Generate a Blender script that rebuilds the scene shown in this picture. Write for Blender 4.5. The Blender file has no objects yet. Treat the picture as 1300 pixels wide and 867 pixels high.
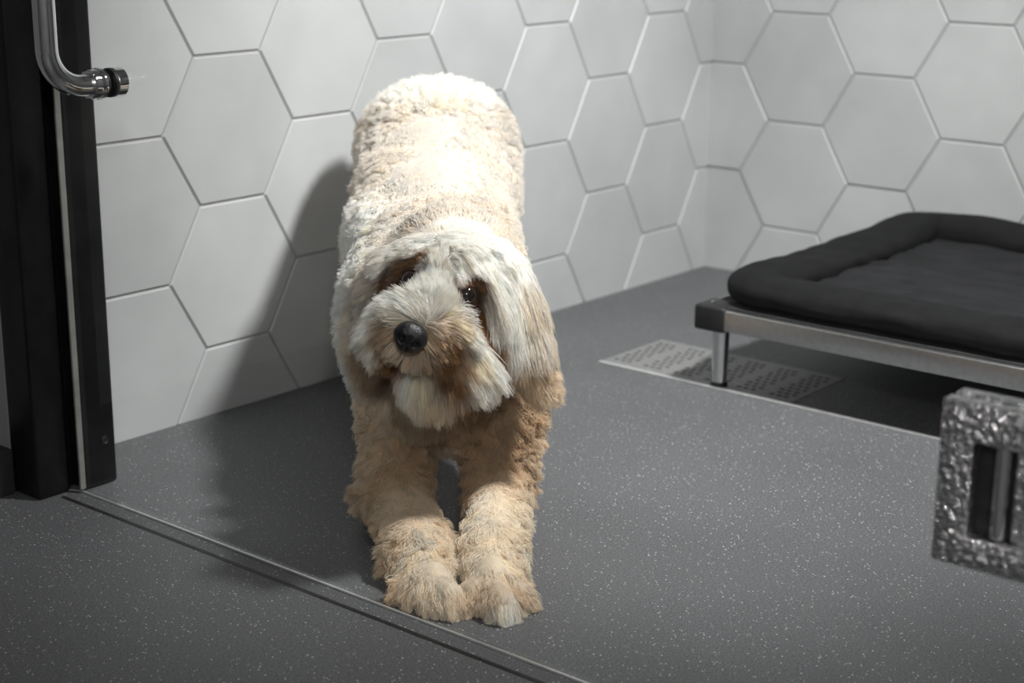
import bpy, math
import numpy as np
from mathutils import Vector, Matrix

S = 0.15                      # one tile edge, in metres; lengths below are given in tile edges
rng = np.random.default_rng(7)
SC = bpy.context.scene
COL = SC.collection
R3 = math.sqrt(3)

# ------------------------------------------------------------------ helpers
def link(name, verts, faces, mat=None, parent=None, smooth=False, scale=S):
    me = bpy.data.meshes.new(name)
    me.from_pydata([tuple(float(c) * scale for c in v) for v in verts], [], [tuple(f) for f in faces])
    me.validate()
    if mat: me.materials.append(mat)
    if smooth:
        me.polygons.foreach_set('use_smooth', [True] * len(me.polygons))
    o = bpy.data.objects.new(name, me)
    COL.objects.link(o)
    if parent: o.parent = parent
    return o

def empty(name, loc):
    o = bpy.data.objects.new(name, None)
    o.empty_display_size = 0.05
    COL.objects.link(o)
    o.location = [c * S for c in loc]
    return o

def adopt(parent, *kids):
    """parent without moving: geometry is modelled in place"""
    for k in kids:
        k.parent = parent
        k.matrix_parent_inverse = Matrix.Translation(parent.location).inverted()

def tag(o, label, cat=None, group=None, kind=None):
    o['label'] = label
    if cat: o['category'] = cat
    if group: o['group'] = group
    if kind: o['kind'] = kind
    return o

class MB:
    def __init__(s): s.v = []; s.f = []
    def add(s, v, f):
        n = len(s.v); s.v += [tuple(p) for p in v]; s.f += [tuple(i + n for i in q) for q in f]
    def box(s, x0, x1, y0, y1, z0, z1, b=0.0):
        """box with chamfered edges"""
        if b <= 0:
            s.add([(x, y, z) for x in (x0, x1) for y in (y0, y1) for z in (z0, z1)],
                  [(0,1,3,2),(4,6,7,5),(0,4,5,1),(2,3,7,6),(0,2,6,4),(1,5,7,3)])
            return
        import bmesh
        bm = bmesh.new()
        vs = [bm.verts.new((x, y, z)) for x in (x0, x1) for y in (y0, y1) for z in (z0, z1)]
        for q in [(0,1,3,2),(4,6,7,5),(0,4,5,1),(2,3,7,6),(0,2,6,4),(1,5,7,3)]:
            bm.faces.new([vs[i] for i in q])
        bmesh.ops.bevel(bm, geom=list(bm.edges), offset=b, segments=3, profile=0.5, affect='EDGES')
        bm.verts.index_update()
        s.add([v.co[:] for v in bm.verts], [[v.index for v in f.verts] for f in bm.faces])
        bm.free()
    def tube(s, path, radii, n=24, closed=False, caps=True, squash=None):
        P = [np.array(p, float) for p in path]; m = len(P); rings = []
        prev = None
        for i in range(m):
            if closed: t = P[(i+1) % m] - P[i-1]
            else: t = P[min(i+1, m-1)] - P[max(i-1, 0)]
            t = t / (np.linalg.norm(t) + 1e-12)
            if prev is None:
                a = np.array([0, 0, 1.0]) if abs(t[2]) < .9 else np.array([0, 1.0, 0])
            else: a = prev
            a = a - t * (a @ t); a /= np.linalg.norm(a); b = np.cross(t, a); prev = a
            r = radii[i] if hasattr(radii, '__len__') else radii
            rings.append([P[i] + r * (math.cos(k*2*math.pi/n) * a + math.sin(k*2*math.pi/n) * b) for k in range(n)])
        v = [p for r in rings for p in r]; f = []
        for i in range(m if closed else m-1):
            j = (i+1) % m
            for k in range(n):
                f.append((i*n+k, i*n+(k+1) % n, j*n+(k+1) % n, j*n+k))
        if caps and not closed:
            f.append(tuple(range(n))[::-1]); f.append(tuple((m-1)*n+k for k in range(n)))
        s.add(v, f)
    def lathe(s, c, axis, prof, n=32):
        """prof: (distance along axis, radius) pairs"""
        ax = np.array(axis, float); c = np.array(c, float)
        a = np.array([0,0,1.0]) if abs(ax[2]) < .9 else np.array([1.0,0,0]); a = a - ax*(a @ ax); a /= np.linalg.norm(a); b = np.cross(ax, a); m = len(prof)
        v = [c + ax*t + max(r, 1e-4)*(math.cos(2*math.pi*k/n)*a + math.sin(2*math.pi*k/n)*b) for t, r in prof for k in range(n)]
        f = [(i*n+k, i*n+(k+1) % n, (i+1)*n+(k+1) % n, (i+1)*n+k) for i in range(m-1) for k in range(n)]
        f += [tuple(range(n))[::-1], tuple((m-1)*n+k for k in range(n))]
        s.add(v, f)
    def build(s, name, mat, parent=None, smooth=False):
        return link(name, s.v, s.f, mat, parent, smooth)

def autosmooth(o, deg=35):
    me = o.data
    me.polygons.foreach_set('use_smooth', [True] * len(me.polygons))
    me.set_sharp_from_angle(angle=math.radians(deg))

# ------------------------------------------------------------------ materials
def mat(name, color=(.5,.5,.5), rough=.5, metal=0.0, spec=.5):
    m = bpy.data.materials.new(name); m.use_nodes = True
    b = m.node_tree.nodes['Principled BSDF']
    b.inputs['Base Color'].default_value = (*color, 1)
    b.inputs['Roughness'].default_value = rough
    b.inputs['Metallic'].default_value = metal
    b.inputs['Specular IOR Level'].default_value = spec
    return m, m.node_tree.nodes, m.node_tree.links, b

def ramp(N, stops):
    r = N.new('ShaderNodeValToRGB'); e = r.color_ramp.elements
    e[0].position, e[0].color = stops[0][0], (*stops[0][1], 1)
    e[1].position, e[1].color = stops[1][0], (*stops[1][1], 1)
    for p, c in stops[2:]:
        x = e.new(p); x.color = (*c, 1)
    return r

def noise(N, L, scale, detail=4, rough=.5, vec=None):
    n = N.new('ShaderNodeTexNoise'); n.inputs['Scale'].default_value = scale
    n.inputs['Detail'].default_value = detail; n.inputs['Roughness'].default_value = rough
    if vec is not None: L.new(vec, n.inputs['Vector'])
    return n

def m_tile():
    m, N, L, b = mat('glazed_concrete_tile', rough=.42, spec=.35)
    at = N.new('ShaderNodeAttribute'); at.attribute_name = 'shade'
    tc = N.new('ShaderNodeTexCoord')
    n1 = noise(N, L, 9, 5, .6, tc.outputs['Object'])
    n2 = noise(N, L, 2.6, 3, .5, tc.outputs['Object'])
    r = ramp(N, [(.3, (.40,.405,.41)), (.7, (.485,.49,.495))]); L.new(n2.outputs['Fac'], r.inputs['Fac'])
    r2 = ramp(N, [(.35, (.94,.94,.94)), (.65, (1,1,1))]); L.new(n1.outputs['Fac'], r2.inputs['Fac'])
    mx = N.new('ShaderNodeMix'); mx.data_type = 'RGBA'; mx.blend_type = 'MULTIPLY'; mx.inputs[0].default_value = 1
    L.new(r.outputs['Color'], mx.inputs[6]); L.new(r2.outputs['Color'], mx.inputs[7])
    mx2 = N.new('ShaderNodeMix'); mx2.data_type = 'RGBA'; mx2.blend_type = 'MULTIPLY'; mx2.inputs[0].default_value = 1
    L.new(mx.outputs[2], mx2.inputs[6]); L.new(at.outputs['Color'], mx2.inputs[7])
    L.new(mx2.outputs[2], b.inputs['Base Color'])
    bp = N.new('ShaderNodeBump'); bp.inputs['Strength'].default_value = .06; bp.inputs['Distance'].default_value = .004
    L.new(n1.outputs['Fac'], bp.inputs['Height']); L.new(bp.outputs['Normal'], b.inputs['Normal'])
    return m

def m_floor():
    m, N, L, b = mat('speckled_safety_vinyl', rough=.5, spec=.4)
    tc = N.new('ShaderNodeTexCoord')
    n1 = noise(N, L, 330, 3, .85, tc.outputs['Object'])
    n2 = noise(N, L, 3, 3, .5, tc.outputs['Object'])
    base = ramp(N, [(.3, (.020,.021,.023)), (.70, (.190,.193,.201))]); L.new(n1.outputs['Fac'], base.inputs['Fac'])
    big = ramp(N, [(.3, (.86,.86,.86)), (.7, (1,1,1))]); L.new(n2.outputs['Fac'], big.inputs['Fac'])
    mx = N.new('ShaderNodeMix'); mx.data_type = 'RGBA'; mx.blend_type = 'MULTIPLY'; mx.inputs[0].default_value = 1
    L.new(base.outputs['Color'], mx.inputs[6]); L.new(big.outputs['Color'], mx.inputs[7])
    # quartz flecks
    vo = N.new('ShaderNodeTexVoronoi'); vo.inputs['Scale'].default_value = 240
    L.new(tc.outputs['Object'], vo.inputs['Vector'])
    sep = N.new('ShaderNodeSeparateColor'); L.new(vo.outputs['Color'], sep.inputs['Color'])
    pick = N.new('ShaderNodeMath'); pick.operation = 'GREATER_THAN'; pick.inputs[1].default_value = .66
    L.new(sep.outputs['Red'], pick.inputs[0])
    near = N.new('ShaderNodeMath'); near.operation = 'LESS_THAN'
    L.new(vo.outputs['Distance'], near.inputs[0])
    sz = N.new('ShaderNodeMath'); sz.operation = 'MULTIPLY'; sz.inputs[1].default_value = .30
    L.new(sep.outputs['Green'], sz.inputs[0]); L.new(sz.outputs[0], near.inputs[1])
    both = N.new('ShaderNodeMath'); both.operation = 'MULTIPLY'
    L.new(pick.outputs[0], both.inputs[0]); L.new(near.outputs[0], both.inputs[1])
    mx2 = N.new('ShaderNodeMix'); mx2.data_type = 'RGBA'
    L.new(both.outputs[0], mx2.inputs[0]); L.new(mx.outputs[2], mx2.inputs[6]); mx2.inputs[7].default_value = (.55,.55,.56,1)
    L.new(mx2.outputs[2], b.inputs['Base Color'])
    bp = N.new('ShaderNodeBump'); bp.inputs['Strength'].default_value = .35; bp.inputs['Distance'].default_value = .002
    L.new(n1.outputs['Fac'], bp.inputs['Height']); L.new(bp.outputs['Normal'], b.inputs['Normal'])
    return m

def m_noisy(name, c0, c1, scale, rough, spec=.4, metal=0, bump=0.0, bscale=None, bdist=.003):
    m, N, L, b = mat(name, c0, rough, metal, spec)
    tc = N.new('ShaderNodeTexCoord'); n = noise(N, L, scale, 4, .55, tc.outputs['Object'])
    r = ramp(N, [(.3, c0), (.7, c1)]); L.new(n.outputs['Fac'], r.inputs['Fac']); L.new(r.outputs['Color'], b.inputs['Base Color'])
    if bump:
        n2 = noise(N, L, bscale or scale, 3, .6, tc.outputs['Object'])
        bp = N.new('ShaderNodeBump'); bp.inputs['Strength'].default_value = bump; bp.inputs['Distance'].default_value = bdist
        L.new(n2.outputs['Fac'], bp.inputs['Height']); L.new(bp.outputs['Normal'], b.inputs['Normal'])
    return m

def m_glass():
    m = bpy.data.materials.new('clear_pane'); m.use_nodes = True
    N, L = m.node_tree.nodes, m.node_tree.links; N.clear()
    out = N.new('ShaderNodeOutputMaterial'); mx = N.new('ShaderNodeMixShader')
    tr = N.new('ShaderNodeBsdfTransparent'); tr.inputs['Color'].default_value = (.975,.985,.98,1)
    gl = N.new('ShaderNodeBsdfGlossy'); gl.inputs['Roughness'].default_value = .0
    lw = N.new('ShaderNodeLayerWeight'); lw.inputs['Blend'].default_value = .5      # Schlick reflectance of a thin pane
    pw = N.new('ShaderNodeMath'); pw.operation = 'POWER'; pw.inputs[1].default_value = 5.0; L.new(lw.outputs['Facing'], pw.inputs[0])
    n = N.new('ShaderNodeMath'); n.operation = 'MULTIPLY_ADD'; n.inputs[1].default_value = .9; n.inputs[2].default_value = .03; L.new(pw.outputs[0], n.inputs[0])
    L.new(n.outputs[0], mx.inputs[0]); L.new(tr.outputs[0], mx.inputs[1]); L.new(gl.outputs[0], mx.inputs[2])
    L.new(mx.outputs[0], out.inputs['Surface'])
    return m

TILE = m_tile(); FLOOR = m_floor(); GLASS = m_glass()
GROUT = m_noisy('grout', (.27,.27,.27), (.32,.32,.32), 60, .9)
BLACK = m_noisy('black_lacquer', (.006,.006,.007), (.010,.010,.011), 30, .34, .25)
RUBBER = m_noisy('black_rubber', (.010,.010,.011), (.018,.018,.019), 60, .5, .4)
DARKBASE = m_noisy('dark_skirting', (.020,.020,.021), (.032,.032,.034), 40, .6)
PAINT = m_noisy('grey_paint', (.26,.26,.27), (.30,.30,.31), 8, .7)
PAINTW = m_noisy('pale_partition', (.50,.50,.50), (.56,.56,.56), 6, .6)
CEIL = m_noisy('ceiling_paint', (.40,.40,.40), (.46,.46,.46), 4, .9)
DARKWALL = m_noisy('corridor_paint', (.26,.26,.265), (.32,.32,.325), 3, .7)
CHROME = m_noisy('chrome', (.70,.70,.71), (.76,.76,.77), 20, .06, .5, 1.0)
HAMMER = m_noisy('rippled_chrome', (.70,.70,.71), (.80,.80,.81), 20, .12, .5, 1.0, 1.0, 120, .0068)
ALU = m_noisy('brushed_aluminium', (.50,.50,.51), (.60,.60,.61), 90, .33, .5, 1.0)
STEELLEG = m_noisy('polished_leg_tube', (.66,.66,.67), (.74,.74,.75), 40, .18, .5, 1.0)
GRATE = m_noisy('galvanised_grate', (.21,.21,.21), (.28,.28,.277), 70, .48, .5, .35)
HOLE = m_noisy('grate_hole', (.055,.055,.055), (.075,.075,.075), 50, .8)
SEAL = m_noisy('pale_edge', (.20,.20,.19), (.28,.28,.265), 30, .4)
STRIP = m_noisy('bright_strip', (.62,.62,.62), (.74,.74,.74), 60, .3, .5, .6)
DECK = m_noisy('bed_mesh_fabric', (.012,.012,.013), (.022,.022,.023), 200, .8)
FAB = m_noisy('black_quilt', (.004,.004,.0045), (.008,.008,.009), 26, .85, .18, 0, .5, 300)
FAB2 = m_noisy('charcoal_panel', (.008,.008,.009), (.015,.015,.017), 18, .88, .22, 0, .5, 300)

# ------------------------------------------------------------------ camera
cam_pos = np.array([-23.0682, -14.9116, 6.1777])
yaw, pitch, roll, fpx = 0.878044, -0.269749, 0.006584, 2081.338
dv = np.array([math.cos(pitch)*math.sin(yaw), math.cos(pitch)*math.cos(yaw), math.sin(pitch)])
rv = np.cross(dv, [0,0,1]); rv /= np.linalg.norm(rv); uv = np.cross(rv, dv)
rr = rv*math.cos(roll) + uv*math.sin(roll); uu = -rv*math.sin(roll) + uv*math.cos(roll)
cd = bpy.data.cameras.new('camera'); cam = bpy.data.objects.new('camera', cd); COL.objects.link(cam)
cd.sensor_width = 36.0; cd.lens = fpx / 1300 * 36
M = Matrix(((rr[0], uu[0], -dv[0], cam_pos[0]*S), (rr[1], uu[1], -dv[1], cam_pos[1]*S),
            (rr[2], uu[2], -dv[2], cam_pos[2]*S), (0,0,0,1)))
cam.matrix_world = M; cd.clip_start = .02
cd.dof.use_dof = True; cd.dof.focus_distance = 15.2*S; cd.dof.aperture_fstop = 4.0
SC.camera = cam
SC.cycles.max_bounces = 16; SC.cycles.diffuse_bounces = 10; SC.cycles.transparent_max_bounces = 24

# ------------------------------------------------------------------ setting
def quad(name, pts, m, kind='structure'):
    o = link(name, pts, [tuple(range(len(pts)))], m); o['kind'] = kind; return o

def slab(name, x0, x1, y0, y1, z0, z1, m):
    b = MB(); b.box(x0, x1, y0, y1, z0, z1); o = b.build(name, m); o['kind'] = 'structure'; return o

GX = -13.45                                    # plane of the glass front
fl = slab('floor', -31, 0, -26, 0, -.4, 0, FLOOR)
ce = slab('ceiling', -31, 0, -26, 0, 17.0, 17.3, CEIL)
slab('wall_front', -31.4, -31, -26, .4, 0, 17, DARKWALL)
slab('wall_left', -31, 0, -26.4, -26, 0, 17, DARKWALL)
slab('wall_corridor', -31, -13.6, 0, .4, 0, 17, PAINT)

slab('wall_partition', -13.2, 0, -16.0, -15.6, 0, 17, PAINTW)

# hexagonal tiling, laid continuously round the corner
def clip(poly, n, c):
    """keep n.p <= c"""
    out = []
    for i in range(len(poly)):
        a, b = np.array(poly[i]), np.array(poly[(i+1) % len(poly)])
        da, db = a @ n - c, b @ n - c
        if da <= 0: out.append(tuple(a))
        if da * db < 0: out.append(tuple(a + (b-a) * da/(da-db)))
    return out
HEXN = [np.array([math.cos(math.radians(30+60*k)), math.sin(math.radians(30+60*k))]) for k in range(6)]
V0 = 3.43125
def tiled_wall(name, u0, u1, ushift, vshift, place, zmax=17.0):
    mb = MB(); shades = []
    k0, k1 = int(math.floor((u0-2)/1.5)), int(math.ceil((u1+2)/1.5))
    r = np.random.default_rng(3)
    for k in range(k0, k1+1):
        for j in range(-4, 12):
            cu = 1.5*k + ushift
            # a horizontal joint lies at V0 in even columns, half a tile higher in odd ones
            cv = V0 + vshift + (j + .5 + (.5 if k % 2 else 0)) * R3
            sh = .93 + .12 * r.random()
            def poly(inset):
                p = [(u0,0),(u1,0),(u1,zmax),(u0,zmax)]
                for n in HEXN:
                    p = clip(p, n, R3/2 - inset + n @ np.array([cu, cv]))
                    if len(p) < 3: return []
                return p
            a, b = poly(.009), poly(.028)
            if len(a) < 3: continue
            if len(a) != len(b): b = a
            n = len(a); base = [place(u, v, .0) for u, v in a]; top = [place(u, v, .02) for u, v in b]
            f = [tuple(range(n, 2*n))] + [(i, (i+1) % n, n+(i+1) % n, n+i) for i in range(n)]
            mb.add(base+top, f); shades += [sh] * (2*n)
    o = mb.build(name, TILE)
    ca = o.data.color_attributes.new('shade', 'FLOAT_COLOR', 'POINT')
    ca.data.foreach_set('color', np.array([(s,s,s,1) for s in shades], np.float32).ravel())
    o['kind'] = 'structure'
    import bmesh
    bm = bmesh.new(); bm.from_mesh(o.data); bmesh.ops.recalc_face_normals(bm, faces=bm.faces); bm.to_mesh(o.data); bm.free()
    return o
wa = tiled_wall('wall_back', -13.6, -.02, .147, 0, lambda u, v, d: (u, -d, v))
wb = tiled_wall('wall_right', .02, 26, .129, .0067, lambda u, v, d: (-d, -u, v))
ga = MB(); ga.box(-13.6, .4, .004, .4, 0, 17); ga.build('grout', GROUT, wa)
gb = MB(); gb.box(.004, .4, -26, 0, 0, 17); gb.build('grout', GROUT, wb)

# black door jamb against the tiled wall (trim_1)
b = MB(); b.box(-13.40, -12.99, -1.05, -.02, .012, 16.98, .03); b.box(-13.91, -13.50, -.94, -.46, .0, 16.98, .05)
b.box(-13.6, -13.2, -.8, -.5, .012, 16.98)
jamb = b.build('trim_1', BLACK); jamb['kind'] = 'structure'; autosmooth(jamb)
b = MB(); b.lathe((-13.13, -1.045, .50), (0,-1,0), [(0,.0),(0,.045),(.012,.045),(.016,.036),(.010,.030),(.010,.0)], 20)
sc_ = b.build('screw', RUBBER, jamb); autosmooth(sc_)
b = MB(); b.box(-30.9, -13.92, -.56, -.002, 0, .50, .03)
bb = b.build('baseboard_left', DARKBASE); bb['kind'] = 'structure'; autosmooth(bb)
# narrow dark strip on the floor in front of the glass
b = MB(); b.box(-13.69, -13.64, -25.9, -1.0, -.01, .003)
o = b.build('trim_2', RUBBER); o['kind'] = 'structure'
# pale clip on the kennel side of the glass at the floor
b = MB(); b.box(-13.462, -13.440, -25.9, -1.0, .0, .022, .004)
o = b.build('trim_3', STRIP); o['kind'] = 'structure'

# ------------------------------------------------------------------ glass door with handle and lock
door = empty('door_1', (GX, -6, .04)); tag(door, 'clear frameless glass door across the kennel front, chrome handle and lock', 'door', kind='structure')
b = MB(); b.box(GX-.033, GX+.033, -15.55, -1.076, .03, 15.8); pane = b.build('pane', GLASS)
b = MB(); b.box(GX-.033, GX+.033, -1.075, -1.045, .04, 15.8, .006); seal = b.build('edge_seal', SEAL); autosmooth(seal)
# D-shaped pull handle
HY, HZ, off, br, tr_ = -1.86, 4.36, .63, .36, .105
ph = MB(); path = [(GX-.13, HY, HZ), (GX-off+br, HY, HZ)]
for i in range(1, 11):
    a = math.pi/2 * i/10; path.append((GX-off+br-br*math.sin(a), HY, HZ+br-br*math.cos(a)))
ZT = HZ + 3.1
path.append((GX-off, HY, HZ+1.5))
for i in range(0, 11):
    a = math.pi/2 * i/10; path.append((GX-off+br-br*math.cos(a), HY, ZT-br+br*math.sin(a)))
path.append((GX-.13, HY, ZT))
ph.tube(path, tr_, 32); handle = ph.build('pull_handle', CHROME); autosmooth(handle)
for z in (HZ, ZT):
    c = MB(); c.lathe((GX-.20, HY, z), (1,0,0), [(0,.0),(0,.13),(.012,.145),(.06,.15),(.075,.14),(.08,.14),(.095,.15),(.135,.15)], 40)
    autosmooth(c.build('collar', CHROME, handle))
    c = MB(); c.lathe((GX-.065, HY, z), (1,0,0), [(0,0),(0,.14),(.031,.14),(.031,0)], 40)
    autosmooth(c.build('washer', RUBBER, handle))
    c = MB(); c.lathe((GX+.034, HY, z), (1,0,0), [(0,0),(0,.14),(.03,.14),(.03,.0)], 40)
    autosmooth(c.build('washer', RUBBER, handle))
    c = MB(); c.lathe((GX+.064, HY, z), (1,0,0), [(0,0),(0,.13),(.012,.14),(.11,.14),(.125,.125),(.125,0)], 40)
    autosmooth(c.build('end_cap', CHROME, handle))
# square lock plate with a recessed grip
ly0, ly1, lz0, lz1 = -11.80, -10.64, 1.95, 3.06
hy0, hy1, hz0, hz1 = -11.56, -10.87, 2.16, 2.80
def framed(x0, x1, name, m):
    import bmesh
    bm = bmesh.new()
    def loop(y0, y1, z0, z1, x): return [bm.verts.new((x, y, z)) for y, z in ((y0,z0),(y1,z0),(y1,z1),(y0,z1))]
    A, B = loop(ly0,ly1,lz0,lz1,x0), loop(hy0,hy1,hz0,hz1,x0)
    C, D = loop(ly0,ly1,lz0,lz1,x1), loop(hy0,hy1,hz0,hz1,x1)
    for i in range(4):
        j = (i+1) % 4
        bm.faces.new((A[i],A[j],B[j],B[i])); bm.faces.new((C[i],D[i],D[j],C[j]))
        bm.faces.new((A[i],C[i],C[j],A[j])); bm.faces.new((B[i],B[j],D[j],D[i]))
    bmesh.ops.recalc_face_normals(bm, faces=bm.faces)
    bmesh.ops.bevel(bm, geom=list(bm.edges), offset=.018, segments=3, profile=.5, affect='EDGES', clamp_overlap=True)
    bm.verts.index_update()
    o = link(name, [v.co[:] for v in bm.verts], [[v.index for v in f.verts] for f in bm.faces], m); bm.free()
    autosmooth(o); return o
lock = framed(GX-.16, GX-.034, 'lock_plate', HAMMER)
lk2 = framed(GX+.034, GX+.15, 'inner_plate', HAMMER); lk2.parent = lock
c = MB(); c.box(GX-.02, GX+.12, hy0-.01, hy1+.01, hz0-.01, hz1+.01)
c.build('recess', RUBBER, lock)
c = MB(); c.tube([(GX-.05, hy1-.17, hz0+.01), (GX-.05, hy1-.17, hz1-.01)], .055, 24)
autosmooth(c.build('grip_bar', CHROME, lock))
c = MB(); c.box(GX-.075, GX-.02, hy0, hy1-.26, hz0, hz1, .015)
autosmooth(c.build('grip_plate', HAMMER, lock))
adopt(door, pane, seal, handle, lock)

# ------------------------------------------------------------------ floor drain
drain = empty('drain_grate', (-5.1, -3.65, 0))
tag(drain, 'perforated grey metal drain grate set in the floor by the chrome bed leg', 'drain grate')
dx0, dx1, dy0, dy1 = -5.84, -4.42, -5.12, -2.2
b = MB(); b.box(dx0, dx1, dy0, dy1, .001, .012, .003); plate = b.build('grate_plate', GRATE); autosmooth(plate)
b = MB()
nP = 6; pl = (dy1 - dy0) / nP
for p in range(nP):
    ya = dy1 - p*pl
    for i in range(3):
        for j in range(9):
            cy = ya - .085 - (pl-.17) * (i + .5 + (.2 if j % 2 else -.2)) / 3
            cx = dx0 + .12 + (dx1-dx0-.24) * (j + .5) / 9
            n = 10; v = [(cx + .038*math.cos(2*math.pi*k/n), cy + .040*math.sin(2*math.pi*k/n), .0126) for k in range(n)]
            b.add(v, [tuple(range(n))])
n0 = len(plate.data.polygons)
me = plate.data; vv = [tuple(v.co / S) for v in me.vertices]; ff = [tuple(p.vertices) for p in me.polygons]
pv = len(vv); vv += b.v; ff += [tuple(i + pv for i in q) for q in b.f]
bpy.data.objects.remove(plate); plate = link('grate_plate', vv, ff, GRATE); plate.data.materials.append(HOLE)
plate.data.polygons.foreach_set('material_index', [0]*n0 + [1]*(len(ff)-n0))
adopt(drain, plate)
b = MB(); b.box(-5.93, -5.85, -13.2, -2.2, .0, .016, .004)
o = b.build('trim_4', STRIP); o['kind'] = 'structure'; autosmooth(o)
b = MB(); b.box(dx0, dx1, -13.2, dy0-.01, .0, .008)
o = b.build('trim_5', FLOOR); o['kind'] = 'structure'

# ------------------------------------------------------------------ raised bed
bx0, bx1, by0, by1 = -6.08, -.22, -12.4, -3.80
bed = empty('raised_dog_bed', ((bx0+bx1)/2, (by0+by1)/2, 0))
tag(bed, 'low raised pet bed with aluminium rails and black corner blocks under the black cushion', 'pet bed')
parts = []
bw = .46
for cx0 in (bx0, bx1-bw):
    for cy0 in (by0, by1-bw):
        b = MB(); b.box(cx0, cx0+bw, cy0, cy0+bw, .79, 1.12, .045); o = b.build('corner_block', RUBBER); autosmooth(o); parts.append(o)
        q = MB(); q.lathe((cx0+bw/2, cy0+bw/2+.08, 1.118), (0,0,1), [(0,0),(0,.035),(.012,.033),(.02,.02),(.022,0)], 16); autosmooth(q.build('bolt', CHROME, o))
        b = MB(); b.lathe((cx0+bw/2+.08, cy0+bw/2+.0, .03), (0,0,1), [(0,0),(0,.098),(.77,.112),(.77,0)], 32); o = b.build('leg', STEELLEG); autosmooth(o); parts.append(o)
        q = MB(); q.lathe((cx0+bw/2+.08, cy0+bw/2+.0, .001), (0,0,1), [(0,0),(0,.112),(.06,.112),(.07,.10),(.07,0)], 32); autosmooth(q.build('rubber_foot', RUBBER, o))
for (x0, x1, y0, y1) in ((bx0+.02, bx0+.30, by0+bw-.02, by1-bw+.02), (bx1-.30, bx1-.02, by0+bw-.02, by1-bw+.02),
                         (bx0+bw-.02, bx1-bw+.02, by1-.30, by1-.02), (bx0+bw-.02, bx1-bw+.02, by0+.02, by0+.30)):
    b = MB(); b.box(x0, x1, y0, y1, .82, 1.09, .022); o = b.build('rail', ALU); autosmooth(o); parts.append(o)
b = MB(); b.box(bx0+.1, bx1-.1, by0+.1, by1-.1, 1.085, 1.115, .01); o = b.build('bed_fabric', DECK); autosmooth(o); parts.append(o)
adopt(bed, *parts)

# cushion: padded rim round a flat quilted panel
cu = empty('bed_cushion', ((bx0+bx1)/2, -8.0, 1.12))
tag(cu, 'rumpled black quilted pet cushion with a padded rim lying on the raised bed', 'cushion')
px0, px1, py0, py1 = -5.97, -.30, -12.2, -3.92
def vnoise(p, f, seed=0):
    p = np.asarray(p, float) * f
    r = np.random.default_rng(seed); out = 0
    for k in range(6):
        w = r.normal(size=p.shape[-1]); out = out + np.sin(p @ w + r.random()*6.28)
    return out / 6
def rim_path(inset, rad, n=36):
    P = []
    cs = [((px1-inset-rad), (py1-inset-rad), 0), ((px0+inset+rad), (py1-inset-rad), 90),
          ((px0+inset+rad), (py0+inset+rad), 180), ((px1-inset-rad), (py0+inset+rad), 270)]
    corners = []
    for cx, cy, a0 in cs:
        corners.append([(cx + rad*math.cos(math.radians(a0+9*k)), cy + rad*math.sin(math.radians(a0+9*k))) for k in range(11)])
    for i in range(4):
        P += corners[i]
        a, c = np.array(corners[i][-1]), np.array(corners[(i+1) % 4][0])
        P += [tuple(a + (c-a)*t/n) for t in range(1, n)]
    return P
path = rim_path(.40, .38)
pts = np.array(path); nP = len(pts)
V = []; F = []; K = 28
for i in range(nP):
    t = pts[(i+1) % nP] - pts[i-1]; t /= np.linalg.norm(t); nrm = np.array([t[1], -t[0]])   # outward
    wob = vnoise(np.array([[*pts[i]]]), 1.3, 5)[0]; wob2 = vnoise(np.array([[*pts[i]]]), 2.8, 9)[0]
    w = .42 * (1 + .10*wob); h = .195 * (1 + .22*wob + .16*wob2); dc = math.hypot(pts[i][0]-px1+.5, pts[i][1]-py1+.6); hump = .12*math.exp(-(dc/1.3)**2) - .07*math.exp(-(math.hypot(pts[i][0]-px1+3.0, pts[i][1]-py1+.4)/1.2)**2); h += hump*.6
    for k in range(K):
        a = 2*math.pi*k/K; ca, sa = math.cos(a), math.sin(a)
        x = w * math.copysign(abs(ca)**.8, ca); z = h * math.copysign(abs(sa)**.85, sa)
        wr = .028 * vnoise(np.array([[pts[i][0], pts[i][1], a]]), 6, 2)[0]
        p = pts[i] + nrm * (x + .05*wob2 + wr)
        V.append((p[0], p[1], max(1.122, 1.12 + .19 + z + wr + .04*wob + max(hump, 0)*.5)))
for i in range(nP):
    for k in range(K):
        j = (i+1) % nP; F.append((i*K+k, i*K+(k+1) % K, j*K+(k+1) % K, j*K+k))
bol = link('padded_rim', V, F, FAB, None, True)
nx, ny = 90, 130; V = []; F = []
for i in range(nx+1):
    for j in range(ny+1):
        x = px0+.62 + (px1-px0-1.24)*i/nx; y = py0+.62 + (py1-py0-1.24)*j/ny
        d = min(i/nx, 1-i/nx, j/ny*1.5, (1-j/ny)*1.5)
        z = 1.12 + .17 + .05*min(1, d*6) + .05*vnoise(np.array([[x*1.9, y*.6]]), 2.6, 11)[0] + .035*vnoise(np.array([[x*2.4, y*.8]]), 5.5, 12)[0]
        V.append((x, y, z))
n0 = len(V)
for i in range(nx):
    for j in range(ny):
        a = i*(ny+1)+j; F.append((a, a+ny+1, a+ny+2, a+1))
edge = [i*(ny+1) for i in range(nx+1)] + [nx*(ny+1)+j for j in range(1, ny+1)] + [i*(ny+1)+ny for i in range(nx-1, -1, -1)] + [j for j in range(ny-1, 0, -1)]
V += [(V[e][0], V[e][1], 1.125) for e in edge]; m_ = len(edge)
for i in range(m_): F.append((edge[i], n0+i, n0+(i+1) % m_, edge[(i+1) % m_]))
F.append(tuple(n0+i for i in range(m_)))
pan = link('quilted_panel', V, F, FAB2, None, True)
adopt(cu, bol, pan)

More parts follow.
